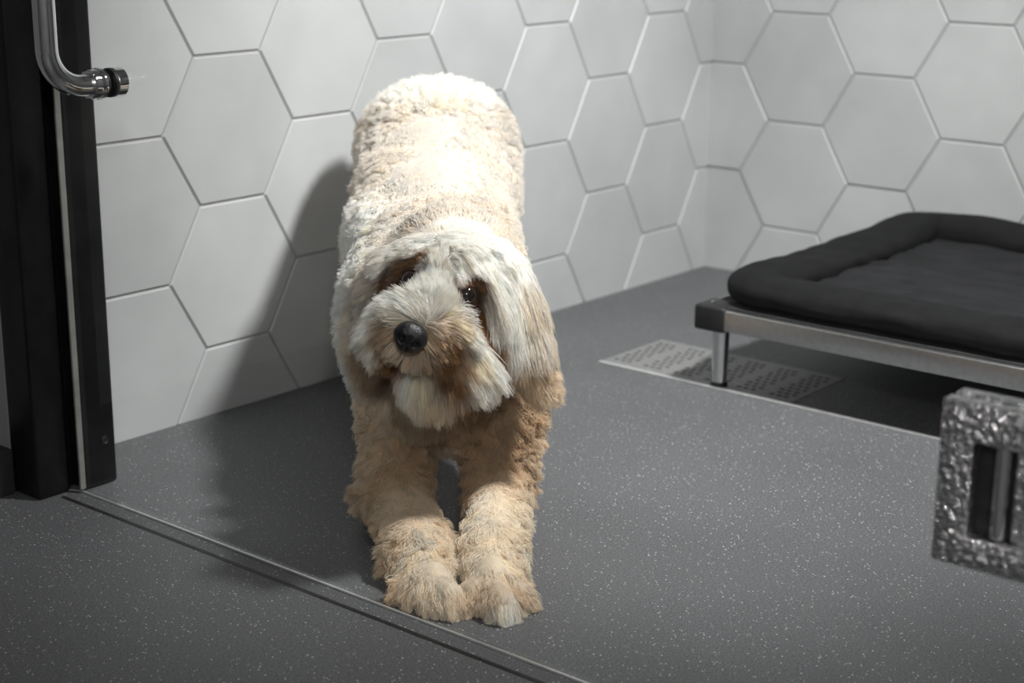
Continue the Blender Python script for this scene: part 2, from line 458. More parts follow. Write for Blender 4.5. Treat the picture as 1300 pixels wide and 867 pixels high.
# ------------------------------------------------------------------ dog
FW = np.array([math.sin(yaw), math.cos(yaw), 0.0]); RT = np.array([math.cos(yaw), -math.sin(yaw), 0.0]); UP = np.array([0, 0, 1.0])
def at(px, py, D):
    """point seen at photo pixel (px,py), D tile edges in front of the photographer"""
    v = dv*fpx + rr*(px-650) + uu*(433.5-py)
    return cam_pos + v * (D / (v @ FW))
def L3(X, D, Z):
    return np.array([cam_pos[0], cam_pos[1], 0]) + FW*D + RT*X + UP*Z

# skeleton of the figure: (centre, radius), joined limb by limb into one soft surface
P = dict(
    rump=(at(557,202,19.8), .83), loin=(at(553,250,18.9), .83), mid=(at(552,308,17.7), .83), chest=(at(560,395,16.3), .86),
    breast=(at(568,488,15.9), .56), nape=(at(572,345,16.0), .54), skull=(at(577,372,15.25), .47), brow=(at(563,347,14.98), .35),
    stop=(at(556,376,14.72), .30), muzzle=(at(541,404,14.42), .27), tip=(at(527,424,14.2), .17), jaw=(at(540,458,14.55), .22),
    jaw2=(at(568,440,14.9), .32), cheekR=(at(598,424,14.95), .27), cheekL=(at(514,410,14.85), .22), lipL=(at(500,436,14.5), .13), lipR=(at(572,452,14.5), .19),
    shL=(at(518,430,16.0), .54), shR=(at(612,445,16.0), .50), armL=(at(505,535,15.75), .27), armR=(at(632,530,15.75), .34),
    elL=(at(502,612,15.45), .24), elR=(at(632,608,15.45), .22), wrL=(at(530,692,14.2), .20), wrR=(at(624,690,14.15), .19),
    paL=(at(545,742,13.62), .20), paR=(at(627,742,13.58), .21),
    hipL=(at(530,255,19.5), .57), hipR=(at(586,255,19.5), .57),
)
def pt(k): return P[k][0]
hf = {}
for s, k in ((-1, 'L'), (1, 'R')):
    X = -.86 + s*.48
    hf['st'+k] = (L3(X*1.02, 19.1, 1.75), .38); hf['ho'+k] = (L3(X, 20.0, 1.0), .22); hf['hk'+k] = (L3(X, 19.75, .30), .19); hf['hp'+k] = (L3(X, 19.3, .21), .21)
P.update(hf)
for k_ in ('paL', 'paR'): P[k_][0][0] = max(P[k_][0][0], GX + .36)
P['belly'] = (L3(-.88, 17.05, 1.42), .58); P['groin'] = (L3(-.88, 18.4, 2.15), .55)
chains = [('rump','loin','mid','chest'), ('chest','breast','belly','groin','rump'), ('chest','nape','skull'), ('skull','brow','stop','muzzle','tip'), ('jaw2','jaw'), ('skull','jaw2'),
          ('skull','cheekR'), ('skull','cheekL'), ('cheekL','lipL'), ('cheekR','lipR'), ('chest','shL','armL','elL','wrL','paL'), ('chest','shR','armR','elR','wrR','paR'),
          ('rump','hipL','stL','hoL','hkL','hpL'), ('rump','hipR','stR','hoR','hkR','hpR')]
segs = []
for ch in chains:
    for a, b_ in zip(ch[:-1], ch[1:]): segs.append((*P[a], *P[b_]))
# toes
toes = []
for (px, py, D, r) in ((516,762,13.6,.10), (535,777,13.4,.115), (570,779,13.34,.12), (597,777,13.40,.115), (635,783,13.24,.12), (657,766,13.44,.10)):
    c = at(px, py, D); c[2] = r + .03; c[0] = max(c[0], GX + .30)
    base = P['paL'][0] if px < 587 else P['paR'][0]
    segs.append((base + (c-base)*.35, r*1.15, c, r)); toes.append(len(segs)-1)
# tail hanging behind, ears folded down as soft flaps
segs.append((L3(-.9, 20.5, 3.4), .18, L3(-.9, 20.6, 2.6), .11))
earR = [(at(632,325,15.3), .17), (at(652,365,15.2), .165), (at(662,415,15.15), .15), (at(666,455,15.1), .12)]
earL = [(at(508,328,15.5), .16), (at(492,362,15.55), .15), (at(486,400,15.6), .12)]
for e in (earR, earL):
    for a, b_ in zip(e[:-1], e[1:]): segs.append((a[0], a[1], b_[0], b_[1]))

def sdf(p, k=.16):
    """smooth union of tapered capsules"""
    p = np.asarray(p, np.float64); acc = None
    for n_, (a, ra, b_, rb) in enumerate(segs):
        ab = b_ - a; t = np.clip(((p - a) @ ab) / (ab @ ab + 1e-9), 0, 1)
        d = np.linalg.norm(p - a - t[..., None]*ab, axis=-1) - (ra + (rb-ra)*t)
        if acc is None: acc = d
        else:
            kk = .035 if n_ in toes else k
            h = np.clip(kk - np.abs(acc-d), 0, None) / kk
            acc = np.minimum(acc, d) - h*h*kk*.25
    return acc
def grad(p, e=.02):
    g = np.stack([sdf(p + np.eye(3)[i]*e) - sdf(p - np.eye(3)[i]*e) for i in range(3)], -1)
    return g / (np.linalg.norm(g, axis=-1, keepdims=True) + 1e-9)

def surface_nets(h=.07):
    allp = np.array([s[0] for s in segs] + [s[2] for s in segs]); lo = allp.min(0) - 1.2; hi = allp.max(0) + 1.2; lo[2] = -.3
    n = np.ceil((hi-lo)/h).astype(int) + 1
    ax = [lo[i] + h*np.arange(n[i]) for i in range(3)]
    G = np.empty(n)
    for i in range(n[0]):
        q = np.stack(np.meshgrid([ax[0][i]], ax[1], ax[2], indexing='ij'), -1)[0]
        G[i] = np.maximum(sdf(q), -(q[..., 2] - .02))           # flat where it rests on the floor
    c = np.stack([G[i:n[0]-1+i, j:n[1]-1+j, k:n[2]-1+k] for i in (0,1) for j in (0,1) for k in (0,1)], -1)
    inside = c < 0; mixed = inside.any(-1) & ~inside.all(-1)
    idx = -np.ones(mixed.shape, int); cells = np.argwhere(mixed); idx[mixed] = np.arange(len(cells))
    off = np.array([(i,j,k) for i in (0,1) for j in (0,1) for k in (0,1)], float)
    cv = c[mixed]; acc = np.zeros((len(cells), 3)); cnt = np.zeros(len(cells))
    for a in range(8):
        for b_ in range(a+1, 8):
            if np.abs(off[a]-off[b_]).sum() != 1: continue
            va, vb = cv[:, a], cv[:, b_]; m = (va < 0) != (vb < 0)
            t = va[m]/(va[m]-vb[m]); acc[m] += off[a] + (off[b_]-off[a])*t[:, None]; cnt[m] += 1
    V = lo + h*(cells + acc/cnt[:, None])
    F = []
    for axn in range(3):
        u, v = (axn+1) % 3, (axn+2) % 3
        sl0 = [slice(1, -1)]*3; sl0[axn] = slice(0, n[axn]-1); sl1 = list(sl0); sl1[axn] = slice(1, n[axn])
        A, B = G[tuple(sl0)] < 0, G[tuple(sl1)] < 0
        for flip in (False, True):
            m = np.argwhere((A & ~B) if not flip else (~A & B))
            base = m.copy(); base[:, u] += 1; base[:, v] += 1
            def cell(du, dv_):
                q = base.copy(); q[:, u] += du; q[:, v] += dv_; return idx[q[:, 0], q[:, 1], q[:, 2]]
            q = np.stack([cell(-1,-1), cell(0,-1), cell(0,0), cell(-1,0)], 1)
            if flip: q = q[:, ::-1]
            F.append(q)
    F = np.concatenate(F); F = F[(F >= 0).all(1)]
    return V, F
DV, DF = surface_nets(); DV[:, 0] = np.maximum(DV[:, 0], GX + .06)

def project(px, py):
    """first point of the body along the sight line of a photo pixel"""
    v = dv*fpx + rr*(px-650) + uu*(433.5-py); v /= np.linalg.norm(v); t = 11.5
    for _ in range(200):
        d = float(sdf(cam_pos + v*t))
        if d < .004: return cam_pos + v*t
        t += max(d*.7, .003)
        if t > 24: break
    # sight line misses: nearest approach
    ts = np.linspace(12, 22, 400); q = cam_pos + ts[:, None]*v; return q[np.argmin(sdf(q))]

# coat colours (albedo)
CREAM = np.array((.835,.785,.72)); WHITE = np.array((.97,.945,.90)); APR = np.array((.68,.51,.35)); TAN = np.array((.62,.465,.32)); RUST = np.array((.29,.145,.065))
DARK = np.array((.10,.055,.032)); BUFF = np.array((.80,.67,.52)); STAIN = np.array((.42,.235,.105)); PALE=np.array((.88,.79,.66))

# guides: photo pixel, fall direction (right, down, toward viewer), length, lift, curl, colour, clump size
G_ = []
def g(px, py, dx, dy, tw, ln, lift, curl, col, cl=.07):
    p = project(px, py); d = RT*dx - UP*dy - FW*tw; G_.append((p, d/np.linalg.norm(d), ln, lift, curl, col, cl))
def gp(p, d, ln, lift, curl, col, cl=.1):
    d = np.asarray(d, float); G_.append((np.asarray(p, float), d/np.linalg.norm(d), ln, lift, curl, col, cl))
# --- head
for a in [ # forehead and topknot
  (572,307,.4,.0,.35,.20,.3,.1,WHITE,.10),(542,315,-.7,.1,.4,.24,.45,.2,WHITE,.10),(606,312,.8,.2,.4,.26,.45,.15,WHITE,.10),(560,326,.05,-.3,.2,.16,.2,.05,WHITE,.08),
  (520,322,-.7,.1,.3,.30,.4,.15,WHITE,.08),(498,335,-.8,.5,.2,.30,.35,.15,WHITE,.08),(595,322,.5,.6,.4,.34,.35,.08,WHITE,.08),(620,330,.6,1,.3,.45,.3,.05,WHITE,.09),
  (556,345,-.05,-.8,.2,.20,.25,.03,WHITE,.06),(575,335,.35,.8,.4,.26,.35,.1,WHITE,.07),
  # round the eyes
  (518,337,-.6,.1,.05,.12,.25,.05,STAIN,.05),(532,340,-.2,-.4,.1,.12,.2,.05,STAIN,.05),(505,345,-.8,.3,.0,.12,.2,.05,STAIN,.05),(497,356,-.8,.5,.0,.13,.2,.05,RUST,.05),
  (510,350,-.7,.3,.0,.07,.15,.05,RUST,.04),(520,347,-.5,.1,.0,.06,.15,.05,DARK,.04),(528,349,-.2,.0,.0,.06,.15,.05,DARK,.04),(513,360,-.6,.4,.0,.07,.15,.05,DARK,.04),(522,362,-.4,.4,.0,.05,.15,.05,DARK,.04),(505,366,-.7,.6,.0,.09,.15,.05,RUST,.04),
  (587,352,.1,.2,.1,.10,.3,.2,RUST,.05),(598,350,.3,.3,.1,.12,.3,.2,RUST,.05),(606,356,.5,.5,.1,.12,.2,.1,STAIN,.05),(586,366,.0,.5,.0,.06,.15,.05,DARK,.04),(596,363,.2,.4,.0,.05,.15,.05,DARK,.04),(604,370,.4,.8,.0,.07,.15,.05,DARK,.04),
  (588,380,.1,.8,.0,.06,.15,.05,DARK,.04),(600,384,.2,1,.0,.08,.15,.05,DARK,.04),(594,394,.3,1,.0,.10,.15,.05,DARK,.05),(604,398,.3,1,.0,.12,.2,.05,RUST,.05),(612,408,.3,1,.0,.16,.2,.05,RUST,.05),(598,402,.3,1,.0,.08,.1,.05,DARK,.05),(606,414,.4,1,.0,.12,.12,.05,RUST,.05),(614,418,.4,1,.0,.12,.12,.05,RUST,.06),(616,432,.4,1,.0,.14,.15,.05,STAIN,.06),
  # white locks falling past the eye
  (612,340,.35,1,.2,.70,.3,.06,WHITE,.10),(626,350,.2,1,.2,.75,.3,.08,WHITE,.10),(622,372,.1,1,.2,.60,.25,.08,WHITE,.10),
  # bridge, parting to both sides
  (552,362,.0,-1,.05,.16,.15,.0,WHITE,.05),(566,368,.1,-1,.05,.16,.15,.0,WHITE,.05),(541,374,-.2,-1,.05,.15,.15,.0,WHITE,.05),(575,380,-.1,-1,.0,.12,.12,.0,WHITE,.05),(550,386,-.1,-1,.05,.20,.15,.0,WHITE,.05),(566,392,.15,-.9,.05,.18,.15,.0,WHITE,.05),
  (540,392,-.5,-.9,.05,.20,.2,.0,WHITE,.05),(552,403,.5,-.5,.05,.20,.2,.0,WHITE,.05),(530,398,-.9,-.6,.05,.30,.25,.02,WHITE,.06),(518,394,-1,-.25,.1,.36,.3,.03,WHITE,.06),(504,394,-1,.2,.1,.38,.3,.03,WHITE,.07),(488,400,-.8,.7,.1,.40,.3,.03,WHITE,.07),
  (568,405,.8,.45,.1,.32,.2,.02,PALE,.06),(580,410,.75,.75,.1,.42,.16,.02,WHITE,.07),(590,422,.7,.85,.1,.60,.16,.02,WHITE,.08),(602,436,.7,.9,.1,.62,.2,.02,WHITE,.08),
  # left moustache
  (506,411,-.8,.5,.1,.26,.2,.04,APR,.05),(497,422,-.7,.9,.1,.28,.2,.05,APR,.06),(484,432,-.5,1,.1,.36,.3,.05,WHITE,.07),(503,434,-.5,1,.1,.24,.2,.06,APR,.06),(495,450,-.3,1,.1,.26,.2,.06,STAIN,.06),(506,452,-.5,1,.1,.14,.2,.08,RUST,.05),(500,460,-.3,1,.1,.16,.2,.08,RUST,.05),
  (480,450,-.3,1,.1,.34,.25,.05,BUFF,.07),(514,424,-.6,.7,.2,.18,.2,.05,PALE,.05),
  # right moustache, stained
  (552,420,.6,.7,.3,.22,.25,.12,APR,.05),(562,430,.6,.8,.2,.30,.25,.15,STAIN,.05),(556,444,.5,1,.2,.32,.2,.2,STAIN,.05),(570,444,.5,.9,.2,.34,.2,.18,APR,.06),(574,462,.3,1,.15,.38,.2,.15,STAIN,.06),(560,462,.3,1,.15,.30,.2,.15,RUST,.06),
  (586,436,.6,.9,.2,.46,.25,.06,PALE,.07),(588,458,.5,1,.2,.50,.25,.05,WHITE,.08),(600,462,.5,1,.15,.50,.25,.05,WHITE,.08),(584,480,.3,1,.1,.42,.25,.08,STAIN,.07),
  # chin and beard
  (524,452,-.1,1,.2,.14,.2,.05,PALE,.05),(536,456,.0,1,.2,.20,.2,.05,PALE,.05),(522,466,-.2,1,.2,.40,.2,.06,WHITE,.07),(540,472,0,1,.2,.52,.2,.06,PALE,.08),(512,480,-.3,1,.1,.45,.2,.06,PALE,.08),
  (532,490,0,1,.1,.55,.2,.06,PALE,.08),(555,480,.1,1,.15,.52,.2,.07,PALE,.08),(552,500,.0,1,.1,.45,.2,.08,BUFF,.08),(570,495,.2,1,.1,.42,.2,.08,BUFF,.08),
  # cheek behind the moustache
  (478,380,-.5,.8,.1,.30,.4,.3,CREAM,.10),(470,400,-.4,.9,.1,.30,.4,.3,CREAM,.10),(480,350,-.6,.5,.1,.30,.45,.35,CREAM,.10),
  # right ear
  (625,315,.6,.5,.3,.36,.3,.10,WHITE,.12),(642,320,.5,.9,.2,.42,.3,.10,WHITE,.12),(638,340,.2,1,.2,.85,.25,.10,WHITE,.13),(656,345,.25,1,.1,.70,.25,.12,CREAM,.13),(668,370,.22,1,.1,.55,.25,.15,PALE,.13),
  (650,380,.1,1,.2,.80,.25,.14,WHITE,.13),(672,395,.3,1,.1,.75,.25,.18,CREAM,.13),(678,410,.2,1,.1,.50,.25,.2,BUFF,.13),(655,425,.1,1,.2,.55,.25,.2,BUFF,.12),(676,440,.3,1,.1,.55,.25,.25,BUFF,.12),
  (682,450,.3,1,.1,.45,.25,.25,APR,.12),(668,465,.5,.9,.2,.55,.25,.25,BUFF,.12),(680,475,.7,.7,.2,.50,.25,.25,BUFF,.12),(640,430,.2,1,.1,.40,.2,.15,TAN,.1),(645,460,.4,1,.1,.40,.2,.2,BUFF,.1),
]: g(*a[:5], a[5]*(.80 if a[5] > .2 else 1), a[6]*.85, *a[7:])
gp(P['skull'][0] + UP*.47 + FW*.1, FW*.7 + UP*.2, .2, .5, .2, WHITE, .10)
n_head = len(G_)
gp(P['nape'][0] + UP*.5, FW*.6 + UP*.1, .2, .6, .5, CREAM, .13)
# --- forelegs
for a in [
  (480,540,-.3,.9,.2,.20,.6,.7,BUFF,.14),(520,545,.1,.9,.3,.20,.6,.7,APR,.14),(535,570,.3,.7,.3,.20,.6,.7,TAN,.14),(470,590,-.5,.8,.2,.24,.6,.7,BUFF,.15),(505,600,0,.9,.3,.22,.6,.7,APR,.15),
  (465,630,-.5,.9,.1,.26,.6,.7,BUFF,.15),(500,640,0,1,.3,.22,.6,.7,BUFF,.15),(540,650,.5,.8,.2,.22,.6,.7,BUFF,.15),(500,680,-.4,.9,.2,.24,.6,.7,BUFF,.15),(545,690,.3,.8,.3,.22,.6,.7,PALE,.15),(525,715,-.2,.9,.3,.24,.5,.6,PALE,.15),
  (612,540,-.1,.9,.3,.20,.6,.7,TAN,.13),(650,540,.3,.8,.2,.20,.6,.7,TAN,.13),(600,570,-.2,.9,.3,.20,.6,.7,APR,.14),(640,575,.2,.9,.3,.20,.6,.7,TAN,.14),(668,570,.7,.7,.1,.22,.6,.7,BUFF,.14),
  (610,610,-.1,1,.3,.22,.6,.7,APR,.15),(648,612,.3,.9,.3,.24,.6,.7,BUFF,.15),(620,645,0,1,.3,.22,.6,.7,PALE,.15),(655,650,.5,.9,.2,.24,.6,.7,PALE,.15),(610,690,-.1,.9,.3,.22,.6,.7,PALE,.15),(645,690,.4,.9,.3,.24,.6,.7,PALE,.15),
  (630,718,.2,.9,.3,.24,.5,.6,PALE,.15),
  # paws
  (515,745,-.6,.8,.4,.22,.4,.3,BUFF,.11),(540,745,0,.8,.6,.22,.4,.35,PALE,.11),(570,745,.2,.8,.5,.20,.4,.35,PALE,.11),(512,765,-.4,1,.4,.20,.25,.1,PALE,.10),(535,772,0,1,.4,.22,.25,.08,WHITE,.10),(560,778,.1,1,.4,.22,.25,.08,WHITE,.10),(578,768,.2,1,.4,.2,.25,.08,PALE,.10),
  (600,745,-.1,.8,.5,.20,.4,.35,BUFF,.11),(628,742,.1,.8,.6,.22,.4,.35,BUFF,.11),(655,745,.6,.8,.4,.22,.4,.3,BUFF,.11),(600,770,-.1,1,.4,.2,.25,.08,PALE,.10),(617,778,0,1,.4,.22,.25,.08,WHITE,.10),(640,776,.1,1,.4,.22,.25,.08,WHITE,.10),(660,762,.5,1,.3,.2,.25,.1,PALE,.10),
  (552,780,0,1,.2,.05,.1,.05,TAN,.05),(616,782,0,1,.2,.05,.1,.05,TAN,.05),(570,782,.1,1,.3,.18,.25,.08,WHITE,.10),(598,780,0,1,.3,.18,.25,.08,WHITE,.10),  # tan points darken the toe clefts: shade between the toes put into coat colour
]: g(*a)
n_leg = len(G_)
# --- chest, shoulders, back
for a in [
  (560,540,0,1,.1,.20,.5,.5,TAN,.13),(565,560,0,1,.1,.16,.5,.5,PALE,.12),(590,525,.1,1,.1,.2,.5,.6,TAN,.13),
  (450,470,-.5,.7,.1,.20,0.5,0.5,WHITE,.13),(465,510,-.4,.8,.1,.20,.6,.7,PALE,.13),(440,420,-.6,.3,.1,.18,0.45,0.4,WHITE,.12),(440,360,-.6,.1,.1,.18,0.45,0.4,WHITE,.12),(445,310,-.6,-.1,.1,.18,0.45,0.5,WHITE,.14),
  (470,290,-.4,.3,.3,.22,0.5,0.8,WHITE,.15),(510,280,-.2,.4,.3,.22,.6,.8,CREAM,.15),(560,265,0,.4,.3,.20,.6,.8,CREAM,.15),(620,270,.3,.4,.3,.20,.6,.7,CREAM,.14),(465,330,-.4,.5,.3,.24,0.5,0.8,WHITE,.15),
  (480,220,-.4,.2,.3,.20,.30,.45,CREAM,.15),(530,225,0,.4,.3,.19,.30,.45,CREAM,.15),(590,225,.2,.4,.3,.18,.28,.40,CREAM,.15),(645,220,.6,.2,.2,.17,.28,.35,CREAM,.14),(480,160,-.5,0,.2,.19,.28,.40,CREAM,.15),
  (530,160,0,.3,.3,.18,.28,.40,CREAM,.15),(590,160,.2,.3,.3,.17,.28,.35,CREAM,.14),(560,115,.1,-.4,-.1,.16,.18,.3,WHITE,.14),(520,120,-.3,-.3,-.1,.16,.18,.3,WHITE,.14),(600,122,.3,-.3,-.1,.16,.18,.3,WHITE,.14),(635,160,.6,0,.2,.16,.6,.3,CREAM,.14),(685,500,.6,.7,.1,.2,.6,.6,BUFF,.13),(660,500,.3,.9,.2,.2,.6,.6,TAN,.13),(635,500,.1,.9,.2,.2,.6,.6,TAN,.13),
]: g(*a)
# flanks and hind legs, out of the photographer's sight
for k, s in (('L', -1), ('R', 1)):
    for key in ('hip', 'st', 'ho', 'hk', 'hp'):
        c, r = P[key+k]; gp(c + RT*s*r, RT*s*.3 - UP, .18, .6, .6, CREAM if key in ('hip','st') else PALE, .12); gp(c + FW*r, FW*.3 - UP, .18, .6, .6, CREAM, .12)
    for key in ('rump', 'mid', 'loin', 'chest'):
        c, r = P[key]; gp(c + RT*s*r - UP*.3, -UP + RT*s*.2, .18, .6, .6, CREAM, .12); gp(c + RT*s*.4 - UP*r, -UP, .16, .6, .6, CREAM, .12)
gp(P['rump'][0] + FW*.8, FW*.4 - UP, .18, .3, .3, CREAM, .12); gp(P['rump'][0] + UP*.8 + FW*.2, FW*.8 - UP*.2, .16, .15, .3, WHITE, .12)

GP = np.array([a[0] for a in G_]); GD = np.array([a[1] for a in G_]); GC = np.array([a[5] for a in G_])
GS = np.array([[a[2], a[3], a[4], a[6]] for a in G_])
def field(p, power=3.0):
    """blend of the nearest guides"""
    out = [np.empty((len(p), k)) for k in (3, 4, 3)]; near = np.empty(len(p), int)
    for i in range(0, len(p), 20000):
        q = p[i:i+20000]
        d = ((q[:, None] - GP[None])**2).sum(-1) + 1e-4
        w = 1/d**power; w /= w.sum(1, keepdims=True); w2 = 1/(d+.0015)**2.4; w2 /= w2.sum(1, keepdims=True)
        out[0][i:i+20000] = w @ GD; out[1][i:i+20000] = w @ GS; out[2][i:i+20000] = w2 @ GC; near[i:i+20000] = d.argmin(1)
    out[0] /= np.linalg.norm(out[0], axis=1, keepdims=True) + 1e-9
    return out[0], out[1], out[2], near

def fur_material(name, rough=.62):
    m = bpy.data.materials.new(name); m.use_nodes = True; N, L = m.node_tree.nodes, m.node_tree.links; b = N['Principled BSDF']
    a = N.new('ShaderNodeAttribute'); a.attribute_name = 'coat'
    L.new(a.outputs['Color'], b.inputs['Base Color']); b.inputs['Roughness'].default_value = rough; b.inputs['Specular IOR Level'].default_value = .22
    out = N['Material Output']; mx = N.new('ShaderNodeMixShader'); mx.inputs[0].default_value = .48
    t = N.new('ShaderNodeBsdfTranslucent'); L.new(a.outputs['Color'], t.inputs['Color'])
    L.new(b.outputs[0], mx.inputs[1]); L.new(t.outputs[0], mx.inputs[2]); L.new(mx.outputs[0], out.inputs['Surface'])
    return m
HAIR = fur_material('coat_hair'); SKIN = fur_material('undercoat', .9)

dog = empty('dog', L3(-.9, 16.2, 0))
tag(dog, 'shaggy cream and apricot dog bowing behind the glass with front paws stretched forward', 'dog')
body = link('body', DV, DF, SKIN, None, True)
_, _, colr, _ = field(DV)
ca = body.data.color_attributes.new('coat', 'FLOAT_COLOR', 'POINT')
ca.data.foreach_set('color', np.hstack([colr*.85, np.ones((len(colr),1))]).astype(np.float32).ravel())

# hairs
tri = np.concatenate([DF[:, [0,1,2]], DF[:, [0,2,3]]]); A_, B_, C_ = DV[tri[:,0]], DV[tri[:,1]], DV[tri[:,2]]
area = np.linalg.norm(np.cross(B_-A_, C_-A_), axis=1)/2; cen = (A_+B_+C_)/3
EYES = []
for px, py in ((521,354), (594,374)):
    p = project(px, py); EYES.append(p)
keep = np.ones(len(tri))
for p in EYES: keep *= ((cen - p)**2).sum(1) > .075**2
keep *= ((cen - at(521,428,13.98))**2).sum(1) > .16**2
def scatter(n, wts):
    p = wts/wts.sum(); i = rng.choice(len(tri), n, p=p); u, v = rng.random(n), rng.random(n); f = u+v > 1; u[f], v[f] = 1-u[f], 1-v[f]
    return A_[i] + u[:,None]*(B_-A_)[i] + v[:,None]*(C_-A_)[i]
tn = np.cross(B_-A_, C_-A_); tn /= np.linalg.norm(tn, axis=1, keepdims=True) + 1e-9
toward = np.einsum('ij,ij->i', tn, cam_pos - cen) / np.linalg.norm(cam_pos - cen, axis=1)
seen = np.clip(.35 + toward, .12, .9) * (cen[:,2] > .05)
fd, fs, fc, fn = field(cen)
headw = np.where(fn < n_head, 1.0, 0.0)
def nearest(q, pts, grid=.35):
    """index of the nearest of pts for every q, by hashing"""
    out = np.zeros(len(q), int); kq = np.floor(q/grid).astype(int); kp = np.floor(pts/grid).astype(int)
    from collections import defaultdict
    cell = defaultdict(list)
    for i, k in enumerate(map(tuple, kp)): cell[k].append(i)
    qc = defaultdict(list)
    for i, k in enumerate(map(tuple, kq)): qc[k].append(i)
    for k, ids in qc.items():
        cand = [j for a in (-1,0,1) for b_ in (-1,0,1) for c in (-1,0,1) for j in cell.get((k[0]+a,k[1]+b_,k[2]+c), ())]
        if not cand: cand = range(len(pts))
        cand = np.array(list(cand)); d = ((q[ids][:,None]-pts[cand][None])**2).sum(-1); out[ids] = cand[d.argmin(1)]
    return out

def grow(name, n_hair, n_clump, wts, K, radius, tight, label=None, wild=.10, headness=0.0):
    root = scatter(n_hair, wts); cl = scatter(n_clump, wts)
    # every lock has a course of its own
    cd_, cs_, cc_, _ = field(cl); cnrm = grad(cl)
    cj = rng.normal(size=(n_clump,3)); clen = cs_[:,0]*rng.uniform(.75,1.2,n_clump); ccurl = cs_[:,2]
    cdir = cd_ + cj*(.04+.38*ccurl[:,None]); cdir /= np.linalg.norm(cdir, axis=1, keepdims=True)
    ph = rng.random((n_clump,2))*6.283; ctone = rng.normal(size=n_clump)
    hd, hs, hc, hn = field(root); nrm = grad(root); ci = nearest(root, cl)
    t = np.linspace(0, 1, K)
    def course(p0, nm, d, ln, lift, curl, phs):
        pos = [p0]; cur = p0.copy()
        a = np.cross(d, nm); a /= np.linalg.norm(a, axis=1, keepdims=True)+1e-9; b_ = np.cross(a, d)
        for k in range(1, K):
            s = (k-.5)/(K-1); w = (lift*(1-s)**1.2)[:,None]
            st = nm*w + d*(1-w) - UP*(.18*s*s*ln)[:,None]; st /= np.linalg.norm(st, axis=1, keepdims=True)
            cur = cur + st*(ln/(K-1))[:,None]
            am = (curl*.048*min(1, s*1.6))[:,None]
            pos.append(cur + am*(np.sin(7.5*s+phs[:,0])[:,None]*a + np.cos(7.5*s+phs[:,1])[:,None]*b_))
        return np.stack(pos, 1)
    ln = hs[:,0]*rng.uniform(.7,1.15,n_hair); dd = hd + rng.normal(size=(n_hair,3))*wild; dd /= np.linalg.norm(dd, axis=1, keepdims=True)
    own = course(root, nrm, dd, ln, hs[:,1], hs[:,2], rng.random((n_hair,2))*6.283)
    lock = course(cl, cnrm, cdir, clen, cs_[:,1], ccurl, ph)[ci]
    loose = rng.random(n_hair)**2.5                                         # strays keep to themselves
    pull = (tight*(1-.75*loose))[:,None,None] * (t**1.1)[None,:,None]
    offs = rng.normal(size=(n_hair,1,3))*.012
    pos = own*(1-pull) + (lock + offs)*pull
    # keep off the skin, the floor and the glass
    f = pos.reshape(-1,3); dq = np.empty(len(f))
    for i in range(0, len(f), 200000): dq[i:i+200000] = sdf(f[i:i+200000])
    bad = np.where(dq < .004)[0]
    if len(bad): f[bad] += grad(f[bad])*(.008-dq[bad])[:,None]
    f[:,2] = np.maximum(f[:,2], .008); f[:,0] = np.maximum(f[:,0], GX+.045); f[:,1] = np.minimum(f[:,1], -.03)
    tone = 1 + (.05 + .04*headness)*ctone[ci] + .05*rng.normal(size=n_hair)
    warm = np.clip(.5*ctone[ci] + .5*rng.normal(size=n_hair), -1.2, 1.2)[:,None]
    patch = np.clip(vnoise(root, 1.9, 33)*1.6 + vnoise(root, 5.0, 22)*.9, -1, 1)[:,None]*(1 - np.clip(headness, 0, 1))
    warm = warm + .45*patch
    col = np.clip((hc*.6 + cc_[ci]*.4)*tone[:,None]*(1 + warm*np.array((-.004,-.03,-.07))), .02, .97)
    hcv = bpy.data.hair_curves.new(name); hcv.add_curves([K]*n_hair)
    hcv.attributes['position'].data.foreach_set('vector', (f*S).astype(np.float32).ravel())
    ra = hcv.attributes.get('radius') or hcv.attributes.new('radius', 'FLOAT', 'POINT')
    prof = np.array([1, 1, .95, .9, .8, .65, .4, .3, .2])[np.linspace(0, 7 if K < 9 else 8, K).astype(int)]
    ra.data.foreach_set('value', (np.tile(prof, n_hair)*radius*S*np.repeat(rng.uniform(.7,1.2,n_hair), K)).astype(np.float32))
    co = hcv.attributes.new('coat', 'FLOAT_COLOR', 'CURVE')
    co.data.foreach_set('color', np.hstack([col, np.ones((n_hair,1))]).astype(np.float32).ravel())
    hcv.materials.append(HAIR)
    o = bpy.data.objects.new(name, hcv); COL.objects.link(o)
    if label: o['label'] = label
    return o
is_ear = np.array([i for i in range(len(G_))])
wbody = area*seen*(1-headw)*keep
whead = area*seen*headw*keep
legw = np.where((fn > n_head) & (fn < n_leg), 1.0, 0.0)
coat = grow('coat', 160000, 3600, wbody*(1-legw), 7, .0042, .64, 'short curly cream coat', .20)
legs_ = grow('leg_hair', 60000, 900, wbody*legw*np.where(cen[:,2] < .5, 1.3, 1.0), 8, .0042, .80, 'tufted apricot and cream hair on the forelegs', .16)
face = grow('head_hair', 120000, 4600, whead, 8, .0037, .58, 'long white facial hair with rust stains round eyes and muzzle', .07, 1.0)

